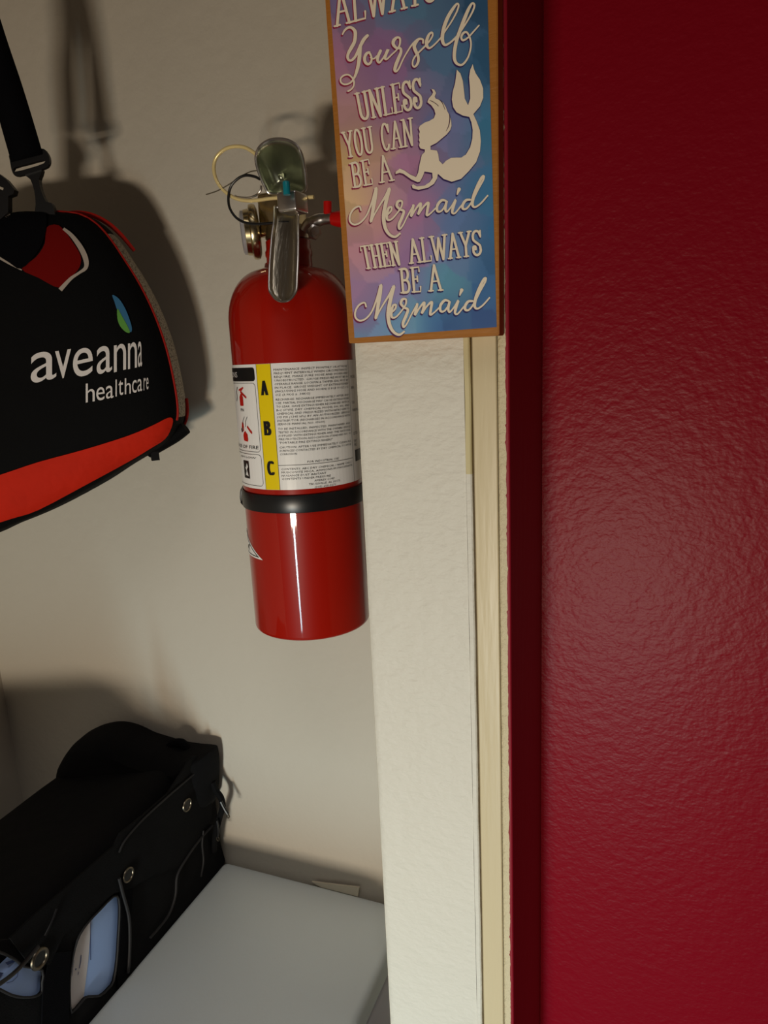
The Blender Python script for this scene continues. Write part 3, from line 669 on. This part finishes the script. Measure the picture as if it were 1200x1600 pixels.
# ================================================================== BLACK CASE AND WHITE BOX
ZS = H - 1.03                                # shelf surface
ZT = H - .7406
bx = thing('storage_box', 'large white box with a flat lid standing against the white wall below the extinguisher', 'box', (-.455, .56, ZS))
MB().box((-.600, .352, ZT - .040), (-.302, YW - .002, ZT), .0095).build('lid', 'box', bx)
MB().box((-.597, .356, ZS), (-.3035, YW - .004, ZT - .0425), .006).build('box_body', 'box_side', bx)
t = MB(); a0 = on_z(497, 1381, -.7406 + .003); 
fl = [on_y(487, 1378, YW - .006), on_y(561, 1387, YW - .006), on_y(559, 1401, YW - .006), on_y(500, 1386, YW - .006)]
f2 = [p + Vector((0, .0025, 0)) for p in fl]
t.add(fl + f2, [(0, 1, 2, 3), (7, 6, 5, 4), (0, 4, 5, 1), (1, 5, 6, 2), (2, 6, 7, 3), (3, 7, 4, 0)]).build('paper_flap', 'flap', bx, False)

cs_ = thing('equipment_case', 'black soft equipment case with side windows and grommets, left of the white box', 'case', (-.73, .56, ZS))
# body: rounded cross-sections along Y
XR = -.6035
def section(y, n=56):
    out = []
    zt_l, zt_r = H - .612, H - .563
    if y > .60: zt_r += .020 * min(1, (y - .60) / .10)
    shr = min(1, (YW - .006 - y) / .03) ** .5 if y > YW - .036 else 1
    shr2 = min(1, (y - .145) / .03) ** .5 if y < .175 else 1
    sh = .90 + .10 * min(shr, shr2)
    for j in range(n):
        a = 2 * pi * j / n; c_, s_ = cos(a), sin(a)
        e = .24
        ux = math.copysign(abs(c_) ** e, c_); uz = math.copysign(abs(s_) ** e, s_)
        x = -.742 + .134 * ux * sh
        zc = (ZS + (zt_l + (zt_r - zt_l) * (ux + 1) / 2)) / 2; hh = (zt_l + (zt_r - zt_l) * (ux + 1) / 2 - ZS) / 2
        z = zc + hh * uz * (sh if uz > 0 else 1) + (.006 * noise.noise(Vector((x * 9, y * 8, 1))) if uz > 0 else 0)
        out.append((x, y, z))
    return out
ys = [.145, .148, .155, .165, .185] + [.185 + i * .025 for i in range(1, 22)] + [.735, .745, .755, .763, YW - .007]
ys = sorted(set(ys)); vs = []; fs = []; n = 56
for y in ys: vs += section(y, n)
for i in range(len(ys) - 1):
    for j in range(n): fs.append((i * n + j, i * n + (j + 1) % n, (i + 1) * n + (j + 1) % n, (i + 1) * n + j))
fs += [tuple(range(n - 1, -1, -1)), tuple(range((len(ys) - 1) * n, len(ys) * n))]
MB().add(vs, fs).build('case_body', 'case', cs_)
# rounded pouch on top at the far end
hump = [(100, 1196), (108, 1176), (120, 1158), (138, 1144), (160, 1136), (182, 1134), (205, 1139), (228, 1150), (252, 1158), (280, 1166), (305, 1170), (325, 1172), (332, 1178), (334, 1215), (326, 1262), (280, 1262), (200, 1262), (130, 1262), (102, 1225)]
hs = smooth_line(hump, 3, True); n = len(hs); vs = []; fs = []
for y, k in ((YW - .008, .93), (YW - .014, .99), (YW - .022, 1), (.735, .985), (.722, .95), (.710, .88), (.700, .74)):
    cpt = on_y(215, 1210, .74)
    for x, yy in hs:
        p = on_y(x, yy, .745); q_ = cpt + (p - cpt) * k; vs.append((q_.x, y, q_.z - (.02 * (1 - k))))
for i in range(6):
    for j in range(n): fs.append((i * n + j, i * n + (j + 1) % n, (i + 1) * n + (j + 1) % n, (i + 1) * n + j))
fs += [tuple(range(n)), tuple(range(7 * n - 1, 6 * n - 1, -1))]
MB().add(vs, fs).build('top_pouch', 'case', cs_)
# side panel with two openings, standing just outside the body
XP = -.5975
X3 = lambda x: (lambda px, py: on_x(px, py, x))
def panel(name, pts, holes, m, x, th, par=cs_):
    A = Art().poly(pts, holes); A.refine(30)
    o = A.build(name, m, par, X3(x), lambda c: Vector((1, 0, 0)))
    s_ = o.modifiers.new('s', 'SOLIDIFY'); s_.thickness = th; s_.offset = -1
    return o
win1 = smooth_line([(177, 1401), (186, 1405), (187, 1433), (185, 1470), (183, 1500), (178, 1532), (170, 1544), (156, 1556), (137, 1557), (128, 1565), (112, 1582), (109, 1560), (109, 1535), (111, 1512), (117, 1482), (125, 1460), (139, 1440), (157, 1421)], 2, True)
win2 = smooth_line([(-20, 1484), (0, 1488), (12, 1493), (26, 1501), (38, 1510), (66, 1516), (66, 1535), (65, 1550), (55, 1557), (37, 1558.5), (18, 1555), (0, 1546), (-20, 1538)], 2, True)
outer = [(332, 1212), (300, 1238), (262, 1262), (225, 1290), (192, 1312), (160, 1342), (135, 1368), (95, 1404), (55, 1438), (16, 1468), (-30, 1470), (-60, 1500), (-70, 1640), (60, 1700), (150, 1660), (352, 1345), (345, 1320)]
sp_ = panel('side_panel', outer, [win1[::-1], win2[::-1]], 'case', XP, .003)
# flap coming down from the lid, with a bound edge
flap = [(334, 1180), (300, 1182), (262, 1240), (222, 1275), (188, 1302), (178, 1322), (146, 1350), (96, 1394), (56, 1428), (16, 1466), (45, 1505), (78, 1508), (100, 1462), (140, 1425), (178, 1396), (205, 1388), (238, 1368), (285, 1352), (300, 1325), (330, 1292)]
panel('lid_flap', flap, [], 'case', XP + .0035, .0025)
def cord(name, pts, r, m, x=XP + .005, par=cs_, k=5): return MB().tube([on_x(a, b_, x) for a, b_ in smooth_line(pts, k)], r, 8).build(name, m, par)
cord('edge_binding', [(334, 1180), (300, 1212), (262, 1245), (222, 1282), (196, 1312), (186, 1332)], .0013, 'case_edge')
cord('edge_binding', [(332, 1290), (312, 1312), (292, 1340), (277, 1368), (274, 1400), (262, 1432), (235, 1465)], .0017, 'case_edge')
cord('edge_binding', [(186, 1372), (192, 1396), (201, 1430), (203, 1462), (202, 1500), (200, 1520)], .0019, 'case_edge')
cord('edge_binding', [(318, 1298), (316, 1320), (318, 1345), (314, 1370)], .0013, 'case_edge')
for pts in (win1, win2): cord('edge_binding', pts + pts[:1], .0013, 'case_edge', XP + .0012, k=1)
# vertical straps between the windows
for nm, pts in (('strap', [(80, 1490), (112, 1486), (108, 1530), (108, 1600), (110, 1660), (68, 1660), (66, 1600), (68, 1540)]), ('strap', [(188, 1376), (208, 1378), (205, 1440), (203, 1500), (198, 1530), (184, 1545), (186, 1500), (190, 1440)])):
    panel(nm, pts, [], 'webbing', XP + .003, .002)
for k, (gx_, gy_) in enumerate([(292.5, 1258), (200.5, 1367), (62, 1498)]):
    c_ = on_x(gx_, gy_, XP + .005)
    g = MB(); rr = .0082 if k < 2 else .0095
    tor = []
    for j in range(33): an = 2 * pi * j / 32; tor.append(c_ + Vector((0, cos(an) * rr, sin(an) * rr)))
    g.tube(tor[:-1], .0013 if k < 2 else .0020, 8, closed=True).build('grommet', 'grommet', cs_)
    MB().lathe([(rr - .001, -.002), (rr - .001, 0), (.002, .0006), (.0002, .0006)], c_, (1, 0, 0), 24).build('grommet_core', 'plastic', cs_)
# zip pulls hanging at the far end
for k, pts in enumerate([[(345, 1252), (350, 1262), (356, 1272)], [(339, 1282), (341, 1297), (340, 1308)]]):
    P_ = [on_y(a, b_, .735) for a, b_ in smooth_line(pts, 3)]
    MB().tube(P_, .0022 if k == 0 else .0014, 8).build('zip_pull', 'plastic', cs_)
    e = P_[-1]; MB().tube([e + Vector((cos(2 * pi * j / 16) * .0022, 0, -.003 + sin(2 * pi * j / 16) * .0034)) for j in range(16)], .0007, 6, closed=True).build('pull_ring', 'grommet', cs_)
seam = smooth_line([(332, 1222), (338, 1236), (345, 1246), (348, 1260), (344, 1275), (340, 1290), (336, 1310), (334, 1330)], 4)
MB().tube([on_y(a, b_, .745) for a, b_ in seam], .0045, 8).build('zip_flap', 'case', cs_)
MB().tube([on_y(a, b_, .745) for a, b_ in smooth_line([(262, 1172), (268, 1163), (278, 1160), (288, 1164), (296, 1182)], 4)], .0062, 8).build('carry_loop', 'webbing', cs_)
MB().tube([on_x(a, b_, XP + .010) for a, b_ in smooth_line([(60, 1478), (40, 1502), (20, 1522), (-5, 1540), (-30, 1552)], 4)], .0022, 8).build('cord', 'rubber', cs_)
MB().tube([on_x(a, b_, XP + .007) for a, b_ in smooth_line([(88, 1420), (84, 1432), (78, 1446), (70, 1462)], 4)], [.0012] * 13, 8).build('drawcord', 'plastic', cs_)

dv = thing('medical_device', 'pale blue plastic device showing through the windows of the black case', 'device', (-.64, .48, ZS + .004))
MB().box((-.70, .372, ZS + .006), (-.6012, .585, H - .592), .004).build('casing', 'device', dv)
A = Art().poly([(100, 1420), (143, 1420), (143, 1438), (138, 1500), (131, 1557), (128, 1610), (100, 1610)])
o = A.build('label_plate', 'device_white', dv, X3(-.6008), lambda c: Vector((1, 0, 0)))
for st in ([(127, 1492, .5), (126, 1503, .6), (124, 1513, .5)], [(119, 1513, .9), (118, 1516, .7)], [(123, 1518, .4), (122, 1523, .4)], [(116, 1500, .25), (114, 1512, .25), (113, 1525, .25)],
           [(29, 1516, .4), (27, 1526, .4), (20, 1533, .4), (10, 1536, .4)]):
    Art().stroke(st, False).build('device_print', 'device_ink', dv, X3(-.6004), lambda c: Vector((1, 0, 0)))
for pg in ([(141.3, 1438), (142.3, 1438), (142.3, 1500), (141.3, 1500)], [(8, 1504), (22, 1499), (23, 1503), (12, 1508)], [(-8, 1518), (6, 1520), (0, 1527), (-8, 1526)]):
    Art().poly(pg).build('device_print', 'device_ink', dv, X3(-.6004), lambda c: Vector((1, 0, 0)))

# ================================================================== RED AND BLACK SHOULDER BAG
NB = Vector((.42, -.9075, 0)).normalized()
P0 = on_y(150, 560, .65)
UR = Vector((-NB.y, NB.x, 0)); CB = None
def on_bag_plane(px, py, h=0):
    d = ray(px, py); t = ((P0 + NB * h - EYE).dot(NB)) / d.dot(NB); return EYE + d * t
def loc(p): return ((p - P0).dot(UR), p.z - P0.z)
outl = [(0, 344), (25, 335), (60, 331), (95, 332), (125, 336), (150, 350), (172, 374), (195, 408), (218, 445), (240, 490), (258, 540), (270, 590), (277, 635), (275, 660), (262, 683), (240, 702), (200, 726), (160, 752), (100, 785), (60, 804), (20, 820), (-20, 838), (-100, 862), (-180, 860), (-240, 820), (-275, 740), (-285, 640), (-265, 520), (-215, 430), (-140, 370), (-60, 350)]
ol = [loc(on_bag_plane(*p)) for p in smooth_line(outl, 4, True)]
cx_, cy_ = loc(on_bag_plane(10, 610))
ang = sorted([(atan2(b_ - cy_, a - cx_), math.hypot(a - cx_, b_ - cy_)) for a, b_ in ol])
def Rb(th):
    import bisect
    i = bisect.bisect(ang, (th, 0)); a1 = ang[i % len(ang)]; a0 = ang[i - 1]
    t1 = a1[0] + (2 * pi if a1[0] < th - 1e-9 else 0); t0 = a0[0] - (2 * pi if a0[0] > th + 1e-9 else 0)
    k = (th - t0) / (t1 - t0) if t1 > t0 else 0
    return a0[1] * (1 - k) + a1[1] * k
HB = .034
def hb(u, v):
    du, dv_ = u - cx_, v - cy_; r = math.hypot(du, dv_)
    if r < 1e-6: return HB
    s_ = min(1, r / Rb(atan2(dv_, du)))
    return HB * max(0, 1 - s_ ** 3.2) ** (1 / 2.2) + .0022 * noise.noise(Vector((u * 22, v * 22, 0))) * (1 - s_)
def on_bag(px, py, lift=.0012):
    h = .01
    for _ in range(12):
        p = on_bag_plane(px, py, h); h = h * .4 + .6 * (hb(*loc(p)) + lift)
    return on_bag_plane(px, py, h)
def bagpt(u, v, h): return P0 + UR * u + Vector((0, 0, v)) + NB * h
bag = thing('shoulder_bag', 'black and orange-red shoulder bag with white lettering hanging on a black strap', 'bag', (P0.x, P0.y, H - .20))
N = 120; K = 16; vs = [bagpt(cx_, cy_, HB)]; fs = []
for i in range(1, K + 1):
    s_ = 1 - (1 - i / K) ** 1.8
    for j in range(N):
        th = -pi + 2 * pi * j / N; r = Rb(th) * s_; u, v = cx_ + r * cos(th), cy_ + r * sin(th)
        vs.append(bagpt(u, v, hb(u, v) if i < K else 0))
for j in range(N): fs.append((0, 1 + j, 1 + (j + 1) % N))
for i in range(K - 1):
    for j in range(N): a = 1 + i * N; fs.append((a + j, a + N + j, a + N + (j + 1) % N, a + (j + 1) % N))
MB().add(vs, fs).build('front_panel', 'bag_black', bag)
TH = .046                                    # side band and back
rimpts = []; vs = []; fs = []
for d_, k_ in ((0, 1), (-.010, 1.012), (-.024, 1.016), (-.038, 1.010), (-TH, .97)):
    for j in range(N):
        th = -pi + 2 * pi * j / N; r = Rb(th) * k_; vs.append(bagpt(cx_ + r * cos(th), cy_ + r * sin(th), d_))
for i in range(4):
    for j in range(N): fs.append((i * N + j, (i + 1) * N + j, (i + 1) * N + (j + 1) % N, i * N + (j + 1) % N))
fs.append(tuple(range(4 * N, 5 * N)))
# the band is grey mesh down the right side and black elsewhere
def isgrey(j): th = -pi + 2 * pi * j / N; return radians(-14) < th < radians(50)
gf = [f for f in fs[:-1] if isgrey(min(x % N for x in f) if max(x % N for x in f) - min(x % N for x in f) < 2 else N - 1)]
bf = [f for f in fs if f not in set(gf)]
mm = mat('grey spacer mesh', (150, 140, 122), .6)
nt = mm.node_tree; vo = nt.nodes.new('ShaderNodeTexVoronoi'); vo.inputs['Scale'].default_value = 420; rp = nt.nodes.new('ShaderNodeValToRGB')
rp.color_ramp.elements[0].position = .25; rp.color_ramp.elements[0].color = lin((52, 46, 40)); rp.color_ramp.elements[1].position = .5; rp.color_ramp.elements[1].color = lin((178, 168, 148))
tcn = [n_ for n_ in nt.nodes if n_.type == 'TEX_COORD'][0]
nt.links.new(tcn.outputs['Object'], vo.inputs['Vector']); nt.links.new(vo.outputs['Distance'], rp.inputs[0]); nt.links.new(rp.outputs[0], nt.nodes['Principled BSDF'].inputs['Base Color'])
MB().add(vs, bf).build('back_shell', 'bag_black', bag)
MB().add(vs, gf).build('side_mesh', mm, bag)
def seam_pts(a0, a1, d_, k_, n_=60): return [bagpt(cx_ + Rb(radians(a0 + (a1 - a0) * i / n_)) * k_ * cos(radians(a0 + (a1 - a0) * i / n_)), cy_ + Rb(radians(a0 + (a1 - a0) * i / n_)) * k_ * sin(radians(a0 + (a1 - a0) * i / n_)), d_) for i in range(n_ + 1)]
MB().tube(seam_pts(-13, 66, .001, 1.002), .0015, 8).build('piping', 'piping_red', bag)
MB().tube(seam_pts(-22, -6, -.036, 1.02, 20), .0020, 8).build('corner_piping', 'piping_red', bag)
def drape(name, pts, m, lift=.0014, ref=8, closed=True, k=3, solid=0):
    p = smooth_line(pts, k, True) if closed else pts
    o = Art().poly(p).refine(ref).build(name, m, bag, lambda x, y: on_bag(x, y, lift), lambda c: NB)
    for f in o.data.polygons: f.use_smooth = True
    return o
drape('base_panel', [(-250, 792), (-120, 780), (0, 742), (60, 722), (130, 703), (200, 681), (240, 664), (262, 653), (270, 655), (268, 668), (258, 686), (235, 701), (200, 722), (130, 760), (60, 797), (20, 810), (-40, 828), (-120, 845), (-200, 838)], 'bag_red', .0016)
drape('inner_lining', [(72, 356), (92, 352), (112, 376), (126, 400), (124, 418), (112, 432), (94, 450), (60, 434), (34, 420), (56, 402), (70, 380)], 'bag_red_shaded', .0014, 6)
def ribbon(name, pts, hw, m, lift=.0022):
    A = Art(); A.stroke([(x, y, h) for x, y, h in smooth_line([(x, y, hw if len(p_) < 3 else p_[2]) for p_ in pts for x, y in [p_[:2]]], 5)], False)
    o = A.build(name, m, bag, lambda x, y: on_bag(x, y, lift), lambda c: NB)
    sl = o.modifiers.new('s', 'SOLIDIFY'); sl.thickness = .0008
    return o
ribbon('reflective_tape', [(99, 357, 2), (112, 368, 3), (126, 387, 4), (134, 405, 4), (134, 418, 3), (124, 426, 2), (112, 434, 2.4), (102, 444, 3), (94, 453, 3.4)], 3, 'reflective')
ribbon('reflective_tape', [(-14, 394, 3), (0, 402, 3), (16, 412, 2), (34, 422, .8)], 3, 'reflective')
ribbon('reflective_tape', [(2, 344, 2.4), (8, 339, 2), (18, 332.5, 1.2)], 2, 'reflective', .0030)
drape('top_flap', [(-30, 345), (0, 341), (20, 332), (50, 330), (70, 334), (72, 352), (66, 380), (52, 402), (32, 420), (14, 410), (-14, 392), (-40, 372)], 'webbing', .0032, 6)
# red grab loop rising over the right shoulder of the bag
arc_ = smooth_line([(72, 350), (84, 341), (100, 335), (125, 333), (148, 338), (170, 350), (188, 366), (201, 381), (210, 392)], 5)
pts3 = [on_bag_plane(x, y, .004 - .026 * max(0, (x - 90) / 120)) for x, y in arc_]
MB().tube(pts3, [.0020 + .0008 * sin(pi * i / (len(arc_) - 1)) for i in range(len(arc_))], 10, ry=(.45, NB)).build('grab_loop', 'piping_red', bag)
MB().tube([on_bag_plane(x, y, -.012) for x, y in smooth_line([(120, 338), (150, 355), (180, 388), (206, 424), (230, 462)], 4)], .0028, 8).build('side_piping', 'bag_black', bag)
# small black foot under the right end and black corner patch
fc = [on_bag_plane(x, y, -.018) for x, y in ((240, 700), (238, 710), (243, 716))]
MB().tube([on_bag_plane(240, 698, -.02), on_bag_plane(243, 719, -.02)], .0066, 4).build('foot', 'plastic', bag)
MB().tube([on_bag_plane(x, y, -.022) for x, y in smooth_line([(230, 706), (255, 692), (275, 680), (290, 668)], 4)], .008, 10).build('corner_patch', 'bag_black', bag)
# lettering, each glyph warped to where it is printed
A = Art()
def put(ch, x0, x1, ytl, ytr, ybl, ybr, bold=0):
    vs, fs, wd = glyphs(ch, 8); y0 = min(v[1] for v in vs); y1 = max(v[1] for v in vs)
    asc = 1.0
    n = len(A.v)
    for a, b_ in vs:
        u = a / wd; v = (b_ - y0) / (y1 - y0)
        yt = ytl + (ytr - ytl) * u; yb = ybl + (ybr - ybl) * u
        A.v.append((x0 + (x1 - x0) * u, yb + (yt - yb) * v))
    A.f.extend(tuple(n + i for i in f) for f in fs)
for d_ in ((0, 0),):
    for ch, x0, x1, ytl, ytr, ybl, ybr in (('a', 48, 88, 553, 546, 600, 591), ('v', 86, 111, 549, 545, 594, 588), ('e', 114, 145, 547, 541, 592, 584), ('a', 151, 175, 543, 538, 586, 580), ('n', 178, 197, 539, 536, 582, 577), ('n', 200, 214, 536, 534, 577, 574), ('a', 215.5, 222, 534, 533, 574, 572)):
        put(ch, x0 + d_[0], x1 + d_[0] * .6, ytl + d_[1], ytr + d_[1], ybl + d_[1], ybr + d_[1])
A.union().build('lettering', 'print_white', bag, lambda x, y: on_bag(x, y, .0018), lambda c: NB); A = Art()
for d_ in ((0, 0),):
    for ch, x0, x1, yt, yb in (('h', 134, 148, 598.5, 628), ('e', 150.5, 163.5, 605, 625.5), ('a', 165.5, 177.5, 602.5, 622.5), ('l', 180.5, 182.5, 593, 619.5), ('t', 185, 192.5, 594, 617.5), ('h', 195, 204.5, 590.5, 615.5), ('c', 206.5, 213.5, 594, 613.8), ('a', 214.8, 222, 592, 611.5), ('r', 224.5, 227.6, 590.5, 609.8), ('e', 228.6, 232, 590, 608.5)):
        sl = -.16 * (x1 - x0)
        put(ch, x0 + d_[0], x1 + d_[0], yt - sl / 2, yt + sl / 2, yb - sl / 2, yb + sl / 2)
A.build('lettering', 'print_white', bag, lambda x, y: on_bag(x, y, .0018), lambda c: NB)
drape('leaf_emblem', [(175.5, 461), (185, 466), (194, 479), (201, 495), (206, 512), (204.5, 519), (199, 514), (190, 496), (183, 484), (179, 472)], 'logo_blue', .0018, 6, k=3)
drape('leaf_emblem', [(183.5, 482), (190, 493), (198, 507), (203, 519), (197, 519), (188, 510), (183.5, 498)], 'logo_green', .0022, 6, k=3)
# strap, buckle and hook: carried by a hook high on the wall out of frame
stp = [(-54, -120), (-12, 62), (24, 172), (42, 232)]
L_ = [(-132, -255), (-32, 70), (0, 186), (19, 252)]; R_ = [(-92, -270), (0, 28), (40, 150), (67, 240)]
def make_strap(L_, R_, h0, h1):
    vs = []; fs = []
    LL = smooth_line(L_, 6); RR = smooth_line(R_, 6); k = len(LL) - 1
    for i, ((a, b_), (c_, d_)) in enumerate(zip(LL, RR)):
        h = h1 + (h0 - h1) * i / k
        for t_k in (0, .5, 1): vs.append(on_bag_plane(a + (c_ - a) * t_k, b_ + (d_ - b_) * t_k, h + .002 * (t_k == .5)))
    for i in range(k):
        for j in range(2): a = i * 3 + j; fs.append((a, a + 1, a + 4, a + 3))
    ss = mesh('shoulder_strap', vs, fs, 'webbing', bag)
    sm = ss.modifiers.new('s', 'SOLIDIFY'); sm.thickness = .003
    return vs
vs = make_strap(L_, R_, .010, .055)
topc = (vs[0] + vs[2]) / 2
make_strap([(-160, -250), (-98, 60), (-82, 170), (-62, 268)], [(-100, -265), (-44, 50), (-28, 160), (-8, 268)], .022, .068)  # second strap half out of frame, added to widen the shadow on the wall
fr = smooth_line([(17, 252), (16, 243), (24, 240), (64, 233), (74, 238), (79, 250), (76, 261), (62, 267), (30, 276), (21, 270)], 3, True)
slot = smooth_line([(24, 263), (25, 269), (48, 263.5), (70, 256), (69, 251), (46, 257)], 2, True)
o = Art().poly(fr, [slot[::-1]]).refine(10).build('buckle', 'plastic', bag, lambda x, y: on_bag_plane(x, y, .010), lambda c: NB)
sm = o.modifiers.new('s', 'SOLIDIFY'); sm.thickness = .005; sm.offset = 0
hk = smooth_line([(41, 268), (66, 262), (66, 274), (63, 282), (66, 298), (74, 316), (82, 318), (87, 330), (86, 345), (58, 348), (58, 320), (56, 300), (50, 282), (42, 276)], 2, True)
o = Art().poly(hk).refine(10).build('snap_hook', 'plastic', bag, lambda x, y: on_bag_plane(x, y, .006), lambda c: NB)
sm = o.modifiers.new('s', 'SOLIDIFY'); sm.thickness = .008; sm.offset = 0
o = Art().poly([(-40, 262), (0, 272), (12, 281), (26, 298), (24, 305), (16, 308), (16, 333), (4, 344), (-40, 344)], [[(-12, 286), (-12, 291), (8, 299), (9, 295)]]).refine(10).build('side_buckle', 'plastic', bag, lambda x, y: on_bag_plane(x, y, .006), lambda c: NB)
sm = o.modifiers.new('s', 'SOLIDIFY'); sm.thickness = .010; sm.offset = 0
hk = thing('wall_hook', 'metal hook high on the white wall carrying the shoulder bag strap', 'hook', (topc.x, YW, topc.z + .03))
MB().lathe([(.018, 0), (.018, .004), (.006, .005), (.006, YW - topc.y + .02), (.010, YW - topc.y + .024)], (topc.x, YW, topc.z + .004), (0, -1, 0), 24).build('hook_peg', 'steel', hk)
